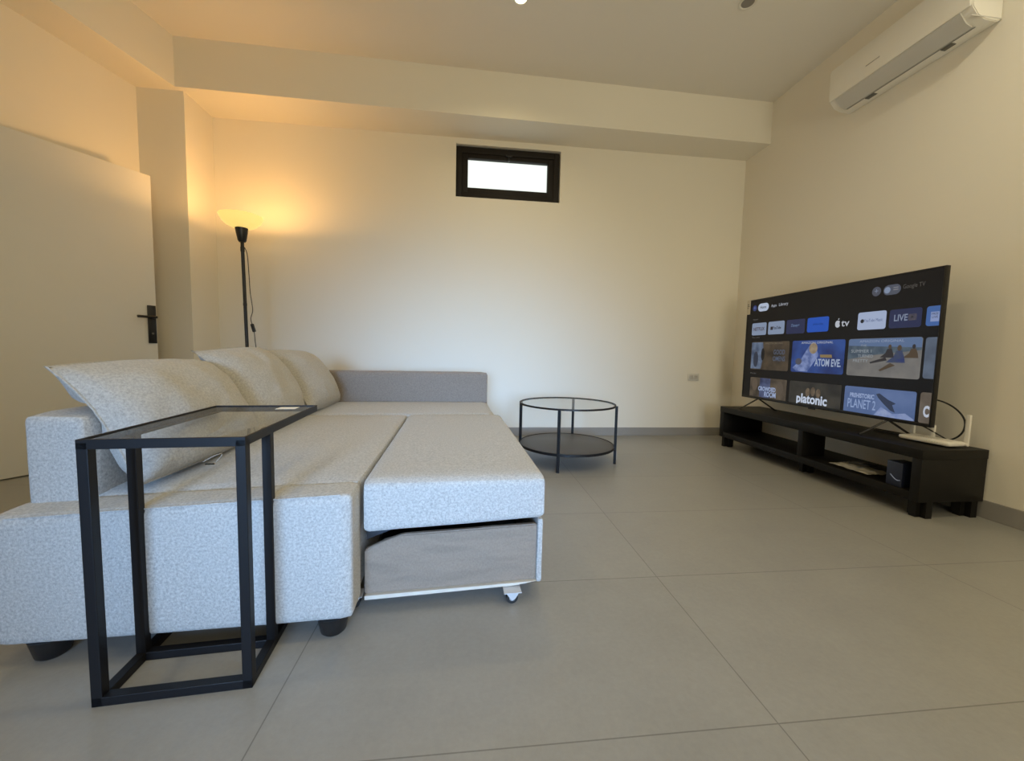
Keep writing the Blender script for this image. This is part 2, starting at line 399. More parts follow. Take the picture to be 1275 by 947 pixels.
# ------------------------------------------------------------------ cushions
BOW = .07
def cushion_mesh(w, hgt, t, seed, n=30, ear=.020):
    """x = thickness, y = width, z = height; pinched corners, seam round the rim"""
    bm = bmesh.new(); g = {}
    for side in (-1, 1):
        for i in range(n + 1):
            for j in range(n + 1):
                a = -1 + 2 * i / n; b = -1 + 2 * j / n
                rim = i in (0, n) or j in (0, n)
                if rim and side == 1: g[(side, i, j)] = g[(-1, i, j)]; continue
                pu = (max(0, 1 - abs(a) ** 3.2)) ** .55 * (max(0, 1 - abs(b) ** 2.6)) ** .55
                # edges bow inwards between the ears
                y = a * w / 2 * (1 - .05 * (1 - b * b)); z = b * hgt / 2 * (1 + BOW * (1 - a * a))
                x = side * t / 2 * pu
                e = (abs(a * b)) ** 7 * ear; y += math.copysign(e, a); z += math.copysign(e * .6, b)
                p = Vector((x, y, z))
                nn = noise.noise(Vector((y * 7 + seed, z * 7, side * 3))) * .012 + noise.noise(Vector((y * 16 + seed, z * 16, side * 5))) * .005
                # creases fanning out of the corners
                cr = math.sin((abs(a) - abs(b)) * 18 + seed) * .006 * (abs(a * b)) ** 2
                p.x += side * (nn + cr) * (pu ** .5)
                g[(side, i, j)] = bm.verts.new(p)
    for side in (-1, 1):
        for i in range(n):
            for j in range(n):
                q = [g[(side, i, j)], g[(side, i + 1, j)], g[(side, i + 1, j + 1)], g[(side, i, j + 1)]]
                try: bm.faces.new(q)
                except ValueError: pass
    return bm
def rest(q, uv, zc):
    """keep the cushion on the seat and in front of the backrest it leans on"""
    q = q.copy(); zz = q.z + zc
    if zz < .452: q.z = .452 - zc; zz = .452
    um = BL + .155 + .006
    if zz < .672: k = 0.0
    else: k = (zz - .672) / .05
    lim = um - k * .14
    if q.x + uv[0] < lim and k < 1: q.x = lim - uv[0]
    return q
def cushion(u, v, label, w, hgt, t, lean, yaw, roll, seed, zc):
    m = Matrix.Rotation(SA, 4, 'Z'); base = Vector((-.337, 1.135, 0)) + m @ Vector((u, v, 0))
    t_ = thing('back_cushion', label, 'cushion', (base.x, base.y, zc), SA, 'loose back cushions on the sofa')
    T = Matrix.Rotation(yaw, 4, 'Z') @ Matrix.Rotation(-lean, 4, 'Y') @ Matrix.Rotation(roll, 4, 'X')
    bm = cushion_mesh(w, hgt, t, seed, ear=.006 if seed < 2 else .028)
    # sag: squash the lower part where it sits, slump the upper part backwards
    for q in bm.verts:
        k = q.co.z / (hgt / 2)
        if k < 0: q.co.x *= 1 + .18 * -k
        q.co.x -= .03 * max(0, k) ** 2
    bm.transform(T)
    for q in bm.verts: q.co = rest(q.co, (u, v), zc)
    obj('cover', bm, M_cush, t_)
    # rim seam
    rim = []
    n = 40
    def P(a, b): return Vector((-.03 * max(0, b) ** 2, a * w / 2 * (1 - .05 * (1 - b * b)), b * hgt / 2 * (1 + BOW * (1 - a * a))))
    for k in range(n): rim.append(P(-1 + 2 * k / n, -1))
    for k in range(n): rim.append(P(1, -1 + 2 * k / n))
    for k in range(n): rim.append(P(1 - 2 * k / n, 1))
    for k in range(n): rim.append(P(-1, 1 - 2 * k / n))
    rim = [rest(T @ q, (u, v), zc) for q in rim]
    obj('seam_piping', tube(rim, .0032, 6, closed=True), M_cush, t_)
    return t_, T
c1, T1 = cushion(-.690, .425, 'large light grey back cushion nearest the side table, leaning on the backrest', .66, .40, .20, R(28), R(-2), R(0), 1.3, .628)
c2, _ = cushion(-.700, 1.050, 'middle light grey back cushion with a puckered top corner', .63, .43, .19, R(29), R(2), R(2), 4.1, .664)
c3, _ = cushion(-.695, 1.72, 'light grey back cushion furthest away, beside the taupe armrest', .62, .43, .19, R(29), R(1), R(-2), 8.6, .652)
zp = obj('zip_pull', tube(catmull([(.135, -.13, -.165), (.16, -.10, -.150), (.165, -.075, -.155), (.15, -.09, -.180)], 6), .0016, 6), M_cush, c1)
obj('zip_tag', tube([(.145, -.135, -.172), (.155, -.105, -.180)], .0028, 6), M_rubber, zp)

# ------------------------------------------------------------------ side table (black steel, glass top)
tb = thing('side_table', 'tall black steel laptop side table with clear glass top, in front of the sofa', 'side table', (-.879, .955, 0), R(4.3))
TW, TL_, TH, q = .345, .555, .643, .023
def bar(a, b, s=q): # axis aligned square bar between two points
    lo = [min(a[i], b[i]) - s / 2 for i in range(3)]; hi = [max(a[i], b[i]) + s / 2 for i in range(3)]
    return B(lo[0], hi[0], lo[1], hi[1], lo[2], hi[2], bev=.0015)
def bars(L):
    bm = bmesh.new()
    for a, b in L:
        lo = [min(a[i], b[i]) - q / 2 for i in range(3)]; hi = [max(a[i], b[i]) + q / 2 for i in range(3)]
        box(bm, lo[0], hi[0], lo[1], hi[1], lo[2], hi[2], bev=.0015)
    return bm
x0, x1, y0, y1, zt, zo = q / 2, TW - q / 2, q / 2, TL_ - q / 2, TH - q / 2, q / 2
ym = .150
e_ = .006
bm = B(0, TW, 0, e_, TH - q, TH, bev=.001); box(bm, 0, TW, TL_ - e_, TL_, TH - q, TH, bev=.001)
box(bm, 0, e_, e_, TL_ - e_, TH - q, TH, bev=.001); box(bm, TW - e_, TW, e_, TL_ - e_, TH - q, TH, bev=.001)
box(bm, e_, q, e_, TL_ - e_, TH - q, TH - q + .004); box(bm, TW - q, TW - e_, e_, TL_ - e_, TH - q, TH - q + .004)
obj('top_frame', bm, M_blackmetal, tb, smooth=False)
obj('base_frame', bars([((x0, y0, zo), (x1, y0, zo)), ((x0, ym, zo), (x1, ym, zo)), ((x0, y1, zo), (x1, y1, zo)), ((x0, y0, zo), (x0, y1, zo)), ((x1, y0, zo), (x1, y1, zo))]), M_blackmetal, tb, smooth=False)
for xx in (x0, x1):
    for yy in (y0, ym):
        obj('leg', B(xx - q / 2, xx + q / 2, yy - q / 2, yy + q / 2, q * .9, TH - .006, bev=.0015), M_blackmetal, tb, smooth=False)
bm = bmesh.new(); bm.faces.new([bm.verts.new(c_) for c_ in ((.005, .005, TH - .003), (TW - .005, .005, TH - .003), (TW - .005, TL_ - .005, TH - .003), (.005, TL_ - .005, TH - .003))])
obj('glass_top', bm, M_glass2, tb)
obj('paper_label', B(TW - .115, TW - .05, TL_ - .085, TL_ - .035, TH - .0026, TH - .0022), paint('white paper label', (.85, .85, .84), .5), tb)

# ------------------------------------------------------------------ round coffee table
ct = thing('coffee_table', 'round black metal coffee table with glass top and lower shelf', 'coffee table', (.787, 3.034, 0))
CR, CZ = .383, .463
an0 = math.atan2(-.350, -.145)
obj('top_rim', lathe([(CR - .011, CZ - .012), (CR, CZ - .012), (CR, CZ), (CR - .0015, CZ + .002), (CR - .011, CZ)], 96), M_blackmetal, ct)
obj('glass_top', lathe([(0, CZ - .002), (CR - .010, CZ - .002)], 96), M_glass, ct)
obj('shelf', lathe([(0, .126), (CR - .008, .126), (CR - .008, .132), (CR - .011, .134), (0, .134)], 96), M_shelfd, ct)
obj('shelf_rim', lathe([(CR - .009, .118), (CR - .002, .118), (CR - .002, .137), (CR - .009, .137)], 96), M_blackmetal, ct)
for k in range(4):
    a = an0 + k * math.pi / 2
    bm = B(-.0105, .0105, -.0105, .0105, 0.004, CZ - .006, bev=.001)
    bm.transform(Matrix.Translation((math.cos(a) * (CR + .003), math.sin(a) * (CR + .003), 0)) @ Matrix.Rotation(a, 4, 'Z'))
    lg = obj('leg', bm, M_blackmetal, ct, smooth=False)
    fb = B(-.0108, .0108, -.0108, .0108, 0, .006, bev=.001); fb.transform(Matrix.Translation((math.cos(a) * (CR + .003), math.sin(a) * (CR + .003), 0)) @ Matrix.Rotation(a, 4, 'Z'))
    obj('leg_cap', fb, M_rubber, lg)

# ------------------------------------------------------------------ floor lamp
LX, LY = -1.815, 3.42
fl = thing('floor_lamp', 'black uplighter floor lamp with glowing yellow glass bowl, behind the sofa', 'floor lamp', (LX, LY, 0))
fl.rotation_euler = (0, R(-1.0), 0)
obj('base', lathe([(0, 0), (.138, 0), (.140, .006), (.135, .014), (.03, .024), (.014, .04), (0, .04)], 48), M_black, fl)
obj('pole', lathe([(0, .03), (.0125, .03), (.0125, .62), (.0135, .625), (.0135, .64), (.0125, .645), (.0125, 1.19), (.0140, 1.195), (.0140, 1.21), (.0125, 1.215), (.0125, 1.62), (.015, 1.63), (.015, 1.66), (.0125, 1.665), (.0125, 1.715), (0, 1.715)], 20), M_black, fl)
obj('socket_cup', lathe([(0, 1.70), (.022, 1.70), (.030, 1.712), (.041, 1.775), (.046, 1.812), (.040, 1.815), (0, 1.80)], 32), M_black, fl)
m, nt, b, out = newmat('glowing yellow opal glass')
b.inputs['Base Color'].default_value = (.85, .62, .25, 1); b.inputs['Roughness'].default_value = .3
b.inputs['Emission Color'].default_value = (1, .72, .20, 1); b.inputs['Emission Strength'].default_value = .85
bowl_prof = [(.036, 1.808), (.072, 1.816), (.105, 1.833), (.132, 1.860), (.150, 1.896), (.152, 1.904)]
prof = bowl_prof + [(.149, 1.903)] + [(r - .005, z + .004) for r, z in bowl_prof[::-1][1:]]
obj('glass_shade', lathe(prof, 56), m, fl)
obj('bulb', lathe([(0, 1.812), (.014, 1.815), (.014, 1.83), (.026, 1.85), (.026, 1.865), (.014, 1.882), (0, 1.886)], 24), emit('bulb', (1, .75, .35), 3), fl)
cp = [(.016, 0, 1.66), (.034, .0, 1.60), (.040, 0, 1.45), (.046, -.005, 1.30), (.060, -.008, 1.16), (.044, -.01, 1.09), (.052, -.01, 1.04)]
bm = tube(catmull(cp, 8), .0032, 8)
tube(catmull([(.066, -.01, .985), (.070, -.01, .9), (.078, -.01, .78), (.066, -.01, .6), (.06, -.01, .3), (.09, 0, .02), (.3, .1, .006), (.5, .3, .006)], 8), .0032, 8, bm)
cd = obj('power_cord', bm, paint('dark cord', (.05, .045, .04), .5), fl)
bm = B(-.012, .012, -.010, .010, -.034, .034, bev=.006, seg=3); bm.transform(Matrix.Translation((.059, -.01, 1.012)) @ Matrix.Rotation(R(-14), 4, 'Y'))
obj('cord_switch', bm, M_black, fl)

# ------------------------------------------------------------------ media bench
X0, X1, Y0, Y1, BZ = 2.425, 2.838, 1.79, 3.485, .382
be = thing('tv_bench', 'long low black-brown TV bench with an open shelf, along the right wall', 'tv bench', (X0, Y0, 0))
LX_, LY_ = X1 - X0, Y1 - Y0
obj('bench_top', B(0, LX_, 0, LY_, BZ - .052, BZ, bev=.003), M_bench, be)
obj('end_panel', B(0.002, LX_ - .002, 0.002, .05, .092, BZ - .052, bev=.002), M_bench, be)
obj('end_panel', B(0.002, LX_ - .002, LY_ - .05, LY_ - .002, .092, BZ - .052, bev=.002), M_bench, be)
obj('shelf', B(0.004, LX_ - .004, .05, LY_ - .05, .092, .140, bev=.002), M_bench, be)
obj('centre_divider', B(.012, .20, .765, .805, .14, BZ - .052, bev=.002), M_bench, be)
for (fx, fy) in ((.030, .004), (LX_ - .099, .004), (.012, LY_ - .095), (LX_ - .099, LY_ - .095), (.10, LY_ / 2 - .04)):
    bm = B(fx, fx + .095, fy, fy + .09, 0, .093)
    bmesh.ops.bevel(bm, geom=[e for e in bm.edges if abs(e.verts[0].co.z - e.verts[1].co.z) > .05], offset=.028, segments=4, affect='EDGES')
    obj('foot', bm, M_bench, be)

# items on the lower shelf
bx = thing('small_box', 'small dark blue box with a curved white line, on the bench shelf', 'box', (2.475, 1.935, .14), R(-4))
obj('carton', B(-.03, .075, -.044, .044, 0, .138, bev=.002), paint('dark blue printed card', (.018, .026, .060), .45, var=.3, scale=20), bx)
arc = [(-.0315, .018 - .054 * k / 10, .062 - .026 * math.sin(math.pi * .5 * k / 8) if k < 9 else .036 + (k - 8) * .002) for k in range(11)]
obj('printed_curve', tube(arc, .0022, 6), emit('print', (.5, .55, .65), .35), bx)  # printed line is given a faint glow of its own, no lamp
def crumple(w, d, hgt, seed, n=26):
    bm = bmesh.new(); g = []
    for i in range(n + 1):
        row = []
        for j in range(n + 1):
            a = -1 + 2 * i / n; b = -1 + 2 * j / n
            v = noise.noise(Vector((a * 3 + seed, b * 3, 0))) + .5 * abs(noise.noise(Vector((a * 8, b * 8 + seed, 2))))
            z = .004 + hgt * (1 - .75 * max(abs(a), abs(b)) ** 3) * max(0, .5 + .6 * v)
            row.append(bm.verts.new((a * w / 2 * (1 + .12 * noise.noise(Vector((b * 3, seed, 1)))), b * d / 2 * (1 + .12 * noise.noise(Vector((a * 3, seed, 5)))), z)))
        g.append(row)
    for i in range(n):
        for j in range(n): bm.faces.new((g[i][j], g[i + 1][j], g[i + 1][j + 1], g[i][j + 1]))
    return bm
pb = obj('plastic_bag', crumple(.17, .27, .03, 2.2), paint('crumpled pale plastic', (.42, .40, .35), .3, var=.4, scale=30)); pb.location = (2.555, 2.235, .14)
tag(pb, 'crumpled pale plastic bag of papers lying on the bench shelf', 'bag')
pts = []
for k in range(60):
    a = 2 * math.pi * k / 24
    pts.append((.052 * math.cos(a), .05 * math.sin(a), .008 + .0028 * (k // 6) + .03 * max(0, math.cos(a)) * 1.2))
co = obj('coiled_cable', tube(pts, .0045, 8), M_rubber); co.location = (2.66, 2.075, .14); co.rotation_euler = (0, 0, .4)
tag(co, 'coiled black cable on the bench shelf beside the small blue box', 'cable')
rm = thing('remote_control', 'small dark remote control lying on the pale plastic bag', 'remote control', (2.54, 2.20, .180), R(50))
obj('body', B(-.018, .018, -.07, .07, 0, .014, bev=.005, seg=3), M_black, rm)
bm = bmesh.new()
for i in range(5):
    for j in (-1, 0, 1): lathe([(0, .0155), (.0035, .0152), (.0035, .0135)], 10, bm, c=(j * .010, .05 - i * .014))
obj('buttons', bm, M_grey, rm)

# router
ro = thing('wifi_router', 'white wireless router with upright antennas at the near end of the bench', 'router', (2.685, 1.965, BZ), R(5))
bm = softbox(-.062, .062, -.135, .112, .006, .034, .013, n=8); 
obj('router_body', bm, M_white, ro)
bm = bmesh.new()
for k in range(9): box(bm, -.035, .035, -.06 + k * .012, -.056 + k * .012, .0335, .0352)
obj('vent_slots', bm, paint('shaded slot', (.45, .44, .40), .6), ro)
for (ax, ay, hgt_) in ((.066, -.130, .185), (.066, .02, .10), (.060, .115, .10)):
    a_ = obj('antenna', B(ax - .006, ax + .006, ay - .011, ay + .011, .010, hgt_, bev=.004, seg=3), M_white, ro)
    obj('antenna_hinge', tube([(ax - .008, ay - .012, .018), (ax - .008, ay + .012, .018)], .009, 12), M_white, a_)
bm = bmesh.new()
for k in range(5): tube([(-.0605, -.08 + k * .012, .022), (-.063, -.08 + k * .012, .022)], .0015, 6, bm)
obj('indicator_lights', bm, paint('pale green lens', (.3, .45, .3), .3), ro)

# cables behind the television
cb = obj('power_cable', tube(catmull([(2.70, 2.10, .62), (2.74, 2.00, .635), (2.78, 1.93, .60), (2.80, 1.885, .53), (2.795, 1.89, .45), (2.77, 1.94, .40), (2.75, 2.05, .389), (2.72, 2.3, .388)], 10), .0045, 8), M_rubber)
tag(cb, 'black cable looping from behind the television down to the bench', 'cable')
cb2 = obj('power_cable', tube(catmull([(2.70, 2.12, .50), (2.72, 2.04, .475), (2.755, 1.97, .43), (2.785, 1.93, .392), (2.80, 2.02, .388), (2.79, 2.35, .388)], 10), .0038, 8), M_rubber)
tag(cb2, 'thinner black cable dropping behind the white router', 'cable')

# ------------------------------------------------------------------ television
TVX, TVY = 2.600, 3.430
TVW, TVH, TVB = 1.535, .905, .102
tv = thing('television', 'large flat screen television showing a streaming home menu', 'television', (TVX, TVY, BZ), R(-90))
# local x = right along the screen, local z = up, local -y = toward the viewer
obj('casing', B(.10, TVW - .10, .022, .062, TVB + .06, TVB + TVH - .20, bev=.012), M_black, tv)
obj('bezel', ring(0, TVW, TVB, TVB + TVH, .010, .010, .020, .008, -.004, .024, bev=.002), paint('dark grey metal bezel', (.02, .02, .022), .35, metal=.5), tv)
scr = paint('dark display glass', (.004, .0038, .004), .25, spec=.2)
nt = scr.node_tree; b = [n for n in nt.nodes if n.type == 'BSDF_PRINCIPLED'][0]
b.inputs['Emission Color'].default_value = (.55, .50, .52, 1); b.inputs['Emission Strength'].default_value = .010
obj('screen', B(.009, TVW - .009, 0, .022, TVB + .019, TVB + TVH - .007), scr, tv)
for fx in (.20, 1.30):
    for s_ in (-1, 1):
        pts = [(fx, .010, TVB + .004), (fx + s_ * .006, .010 + s_ * .02, TVB - .01), (fx + s_ * .05, s_ * .125 + .01, .010), (fx + s_ * .052, s_ * .14 + .01, .0065)]
        obj('stand_leg', tube(pts, .0065, 8), M_black, tv)
obj('indicator', B(TVW / 2 - .03, TVW / 2 + .03, -.006, 0, TVB - .010, TVB + .001, bev=.002), M_black, tv)

def rrect(x0, x1, z0, z1, r, y=-.001, corners=(1, 1, 1, 1)):
    pts = []
    for (cx, cz, a0, on) in ((x1 - r, z1 - r, 0, corners[1]), (x0 + r, z1 - r, 90, corners[0]), (x0 + r, z0 + r, 180, corners[3]), (x1 - r, z0 + r, 270, corners[2])):
        if on:
            for k in range(7): a = R(a0 + 15 * k); pts.append((cx + r * math.cos(a), cz + r * math.sin(a)))
        else:
            a = R(a0 + 45); pts.append((cx + math.copysign(r, math.cos(a)), cz + math.copysign(r, math.sin(a))))
    return prism(pts, y, 0.0, 'y')
UI = lambda u, v: (u, v + TVB)
def tile(name, u0, u1, v0, v1, mat, r=.014, corners=(1, 1, 1, 1)):
    return obj(name, rrect(u0, u1, v0 + TVB, v1 + TVB, r, corners=corners), mat, tv, smooth=False)
def word(s, u, v, size, mat, parent=tv, width=None, bold=0.0, y=-.0022, shear=0):
    bm = text_bm(s, size, width, bold)
    for q_ in bm.verts: q_.co = Vector((q_.co.x + u + shear * q_.co.y, y, q_.co.y + v + TVB))
    return obj('lettering', bm, mat, parent, smooth=False)
def flat(name, pts, mat, parent, y=-.0016):
    bm = bmesh.new(); bm.faces.new([bm.verts.new((p[0], y, p[1] + TVB)) for p in pts]); return obj(name, bm, mat, parent, smooth=False)
def blob(name, cx, cz, rx, rz, mat, parent, y=-.0017, n=24):
    return flat(name, [(cx + rx * math.cos(2 * math.pi * k / n), cz + rz * math.sin(2 * math.pi * k / n)) for k in range(n)], mat, parent, y)
E_txt = emit('white screen text', (.62, .66, .74), .85); E_dim = emit('dim screen text', (.35, .34, .33), .35); E_dark = emit('dark screen text', (.03, .035, .05), .5)
E_pale = emit('pale blue tile', (.37, .46, .66), .95); E_pale2 = emit('pale grey tile', (.26, .33, .47), .95)
E_navy = emit('navy tile', (.02, .028, .09), .9); E_blue = emit('bright blue tile', (.015, .10, .56), .9)
E_blue2 = emit('sky blue tile', (.06, .15, .42), .9)
# top row
ci = blob('menu_icon', .096, .826, .026, .026, emit('icon blue', (.03, .05, .2), .8), tv, y=-.0012)
word('+', .096, .826, .05, emit('icon light', (.2, .3, .6), .8), ci)
pill = tile('menu_pill', .137, .262, .790, .860, emit('white pill', (.50, .58, .74), 1.0), r=.034)
word('Home', .20, .825, .034, E_dark, pill, width=.07, bold=.0006)
word('Apps', .322, .825, .034, E_txt, width=.060); word('Library', .425, .826, .036, E_txt, width=.095)
g1 = blob('menu_icon', 1.170, .816, .028, .030, emit('grey icon', (.09, .10, .14), .8), tv, y=-.0012)
word('+', 1.170, .816, .05, emit('icon dot', (.3, .36, .5), .8), g1)
g2 = tile('menu_pill', 1.212, 1.312, .783, .845, emit('grey pill', (.10, .115, .16), .8), r=.030)
blob('round_icon', 1.236, .814, .018, .020, emit('icon pale', (.30, .38, .55), .8), g2); word('=', 1.285, .815, .06, emit('icon bars', (.35, .35, .38), .8), g2)
word('Google TV', 1.383, .820, .036, emit('dim grey text', (.16, .145, .13), .6), width=.115)
word('Apps', .115, .722, .018, E_dim, width=.06); word('For you', .135, .558, .02, E_dim, width=.09); word('Movies', .13, .232, .018, E_dim, width=.07)
# app tiles
V0, V1 = .578, .688
a = tile('app_tile', .078, .251, V0, V1, E_pale2); word('NETFLIX', .165, .632, .042, emit('dark red letters', (.10, .055, .06), .6), a, width=.135, bold=.001)
a = tile('app_tile', .273, .449, V0, V1, E_pale2)
tile_i = flat('play_mark', [(.300, .617), (.328, .617), (.328, .645), (.300, .645)], emit('dark mark', (.05, .04, .05), .6), a)
word('YouTube', .372, .632, .034, E_dark, a, width=.088, bold=.0008)
a = tile('app_tile', .470, .648, V0 - .004, V1, E_navy); word('Disney+', .559, .640, .032, emit('pale letters', (.25, .38, .62), .8), a, width=.078, shear=.2)
a = tile('app_tile', .670, .850, V0, V1, E_blue); word('prime video', .765, .637, .022, emit('navy letters', (.01, .03, .14), .8), a, width=.085)
ap = word('tv', .978, .628, .070, E_txt, width=.058, bold=.0008)
# fruit mark beside the letters
pts = []
for k in range(28):
    t = 2 * math.pi * k / 28; r_ = .021 * (1 + .10 * math.cos(2 * t) * -1 - .10 * max(0, math.sin(t)) ** 8)
    x_ = r_ * math.cos(t); z_ = r_ * 1.12 * math.sin(t)
    if x_ > .013 and -.006 < z_ < .014: x_ = .013
    pts.append((.922 + x_, .626 + z_))
am = flat('fruit_mark', pts, E_txt, tv, y=-.0020)
flat('leaf', [(.922, .654), (.930, .657), (.932, .666), (.924, .663)], E_txt, am)
a = tile('app_tile', 1.064, 1.243, V0 - .004, V1 + .002, emit('pale blue bright tile', (.40, .48, .68), 1.0))
blob('round_icon', 1.095, .632, .012, .013, E_dark, a); word('YouTube Music', 1.165, .633, .028, emit('indigo letters', (.09, .13, .30), .8), a, width=.118)
a = tile('app_tile', 1.262, 1.437, V0 - .004, V1, E_navy); word('LIVE', 1.328, .634, .055, emit('light letters', (.30, .36, .50), .8), a, width=.075, bold=.001)
pl_ = tile('play_badge', 1.368, 1.412, .616, .654, emit('tan badge', (.30, .25, .18), .8), r=.006)
flat('play_arrow', [(1.383, .627), (1.383, .645), (1.398, .636)], E_dark, pl_)
a = tile('app_tile', 1.460, 1.524, V0 - .002, V1, E_blue2, corners=(1, 0, 0, 1)); flat('white_panel', [(1.482, .600), (1.523, .600), (1.523, .655), (1.482, .655)], emit('panel pale', (.30, .38, .66), .9), a)
word('FREE\nLIVE', 1.503, .634, .018, E_dark, a, width=.032)
# film tiles
A0, A1, A2, A3 = .268, .516, .021, .195
p_ = tile('film_tile', .086, .515, A0, A1, emit('dark tan picture', (.028, .02, .014), .9, (.10, .072, .045), 9))
flat('blue_half', [(.092, .275), (.215, .275), (.245, .40), (.225, .512), (.092, .512)], emit('misty blue', (.05, .075, .14), .9, (.17, .23, .34), 14), p_)
blob('profile', .232, .405, .020, .055, emit('dark figure', (.006, .006, .01), .8), p_, y=-.0019)
blob('pale_figure', .150, .36, .030, .070, emit('slate figure', (.03, .04, .07), .9), p_, y=-.0019)
word('AMAZON ORIGINAL', .35, .500, .022, emit('tan letters', (.30, .25, .18), .7), p_, width=.20)
word('GOOD\nOMENS', .415, .395, .056, emit('slate letters', (.10, .13, .20), .9), p_, width=.13, bold=.001)
p_ = tile('film_tile', .545, .990, A0, A1, emit('deep blue picture', (.012, .025, .13), .9, (.03, .085, .33), 6))
flat('light_burst', [(.56, .30), (.60, .275), (.70, .275), (.79, .40), (.755, .48), (.70, .47), (.63, .36)], emit('pale burst', (.08, .13, .34), .9, (.28, .36, .66), 22), p_)
blob('round_glow', .740, .455, .036, .042, emit('tan glow', (.30, .22, .13), .8, (.45, .36, .25), 30), p_, y=-.0019); blob('small_rock', .615, .352, .030, .026, emit('rock', (.10, .10, .14), .8), p_, y=-.0019)
word('AMAZON ORIGINAL', .765, .497, .024, E_txt, p_, width=.27)
flat('gold_bar', [(.805, .385), (.90, .385), (.895, .408), (.80, .408)], emit('gold', (.28, .20, .09), .9), p_, y=-.0019)
word('ATOM EVE.', .865, .345, .075, emit('pale blue letters', (.42, .50, .68), .9), p_, width=.21, bold=.002)
sea = tile('film_tile', 1.015, 1.455, A0, A1, emit('sand picture', (.17, .165, .16), .9, (.23, .22, .205), 10))
flat('sky_band', [(1.016, .470), (1.454, .455), (1.454, .505), (1.445, .515), (1.027, .515), (1.016, .505)], emit('sky', (.12, .19, .35), .9), sea)
flat('sea_band', [(1.016, .375), (1.16, .405), (1.454, .440), (1.454, .455), (1.016, .470)], emit('sea', (.055, .085, .125), .9, (.10, .14, .18), 20), sea, y=-.0015)
fig = emit('dark sitter', (.03, .026, .03), .9); fig2 = emit('brown sitter', (.09, .06, .035), .9); fig3 = emit('blue dress', (.03, .045, .16), .9, (.06, .08, .12), 20)
def sitter(cx, cz, s, body, head):
    g = flat('seated_figure', [(cx - .075 * s, cz - .045 * s), (cx - .03 * s, cz - .005 * s), (cx - .018 * s, cz + .030 * s), (cx + .018 * s, cz + .034 * s), (cx + .034 * s, cz - .01 * s), (cx + .04 * s, cz - .045 * s)], body, sea, y=-.0019)
    blob('head', cx + .002, cz + .050 * s, .013 * s, .019 * s, head, sea, y=-.0021, n=14)
sitter(1.280, .425, .72, fig, fig2); sitter(1.335, .405, .95, fig3, fig2); sitter(1.412, .425, .72, fig2, fig)
flat('stretched_legs', [(1.165, .362), (1.17, .352), (1.27, .375), (1.26, .395)], fig, sea, y=-.0018); flat('stretched_legs', [(1.225, .312), (1.235, .305), (1.32, .345), (1.29, .36)], fig2, sea, y=-.0018)
word('AMAZON ORIGINAL', 1.225, .497, .022, emit('pale letters a', (.36, .43, .60), .9), sea, width=.27)
lt = emit('pale title letters', (.36, .40, .44), .9)
word('THE', 1.118, .470, .018, lt, sea, width=.04); word('SUMMER I', 1.105, .432, .030, lt, sea, width=.135); word('TURNED', 1.135, .400, .028, lt, sea, width=.10); word('PRETTY', 1.105, .368, .028, lt, sea, width=.10)
tile('film_tile', 1.470, 1.524, A0 + .008, A1 - .004, emit('grey blue picture', (.07, .09, .13), .9, (.13, .17, .24), 8), corners=(1, 0, 0, 1))
p_ = tile('film_tile', .10, .515, A2, A3, emit('brown picture', (.035, .027, .02), .9, (.15, .115, .08), 8), r=.010, corners=(1, 1, 0, 0))
flat('blue_band', [(.22, .022), (.34, .022), (.34, .194), (.22, .194)], emit('blue centre', (.025, .035, .09), .9, (.09, .12, .24), 16), p_)
blob('dim_face', .16, .13, .035, .055, emit('dim tan face', (.14, .105, .075), .8), p_, y=-.0019); blob('dim_face', .45, .12, .035, .055, emit('dim tan face b', (.13, .10, .075), .8), p_, y=-.0019)
word('CROWDED', .305, .098, .050, emit('pale blue title', (.36, .45, .68), 1.0), p_, width=.20, bold=.002); word('ROOM', .345, .052, .062, emit('pale blue title b', (.36, .45, .68), 1.0), p_, width=.13, bold=.002)
p_ = tile('film_tile', .545, .990, A2, A3, emit('dim picture', (.018, .017, .016), .9, (.055, .05, .04), 7), r=.010, corners=(1, 1, 0, 0))
for cx_ in (.72, .765, .81): blob('dim_face', cx_, .125 - .02 * abs(cx_ - .765) * 10, .020, .034, emit('warm face', (.10, .07, .045), .9, (.2, .15, .1), 30), p_, y=-.0019)
word('platonic', .755, .062, .098, emit('white title', (.62, .70, .85), 1.0), p_, width=.265, bold=.003)
p_ = tile('film_tile', 1.015, 1.450, A2, A3, emit('ocean picture', (.09, .15, .33), .9, (.14, .21, .42), 5), r=.012, corners=(1, 1, 0, 0))
flat('sea_foam', [(1.22, .022), (1.26, .08), (1.33, .045), (1.40, .06), (1.448, .03), (1.448, .022)], emit('foam', (.22, .30, .58), .9, (.34, .42, .66), 30), p_)
flat('leaping_animal', [(1.225, .158), (1.245, .165), (1.30, .130), (1.345, .112), (1.335, .104), (1.325, .100), (1.345, .055), (1.315, .065), (1.275, .100), (1.24, .135)], emit('dark slate', (.035, .05, .10), .9), p_, y=-.0019)
word('PREHISTORIC', 1.135, .135, .040, emit('title pale', (.34, .43, .68), 1.0), p_, width=.16, bold=.0015); word('PLANET 2', 1.135, .078, .085, emit('title pale b', (.30, .40, .66), 1.0), p_, width=.185, bold=.001)
p_ = tile('film_tile', 1.470, 1.524, A2 - .004, A3 + .002, emit('tan picture', (.10, .075, .055), .9, (.18, .15, .12), 7), corners=(1, 0, 0, 1)); word('C', 1.506, .085, .085, emit('white letter', (.55, .6, .7), 1.0), p_, width=.030, bold=.004)
stk = obj('energy_label', B(.0, .044, -.006, -.0042, TVB + .775, TVB + .906), paint('cream sticker', (.60, .55, .45), .5), tv)
bm = bmesh.new()
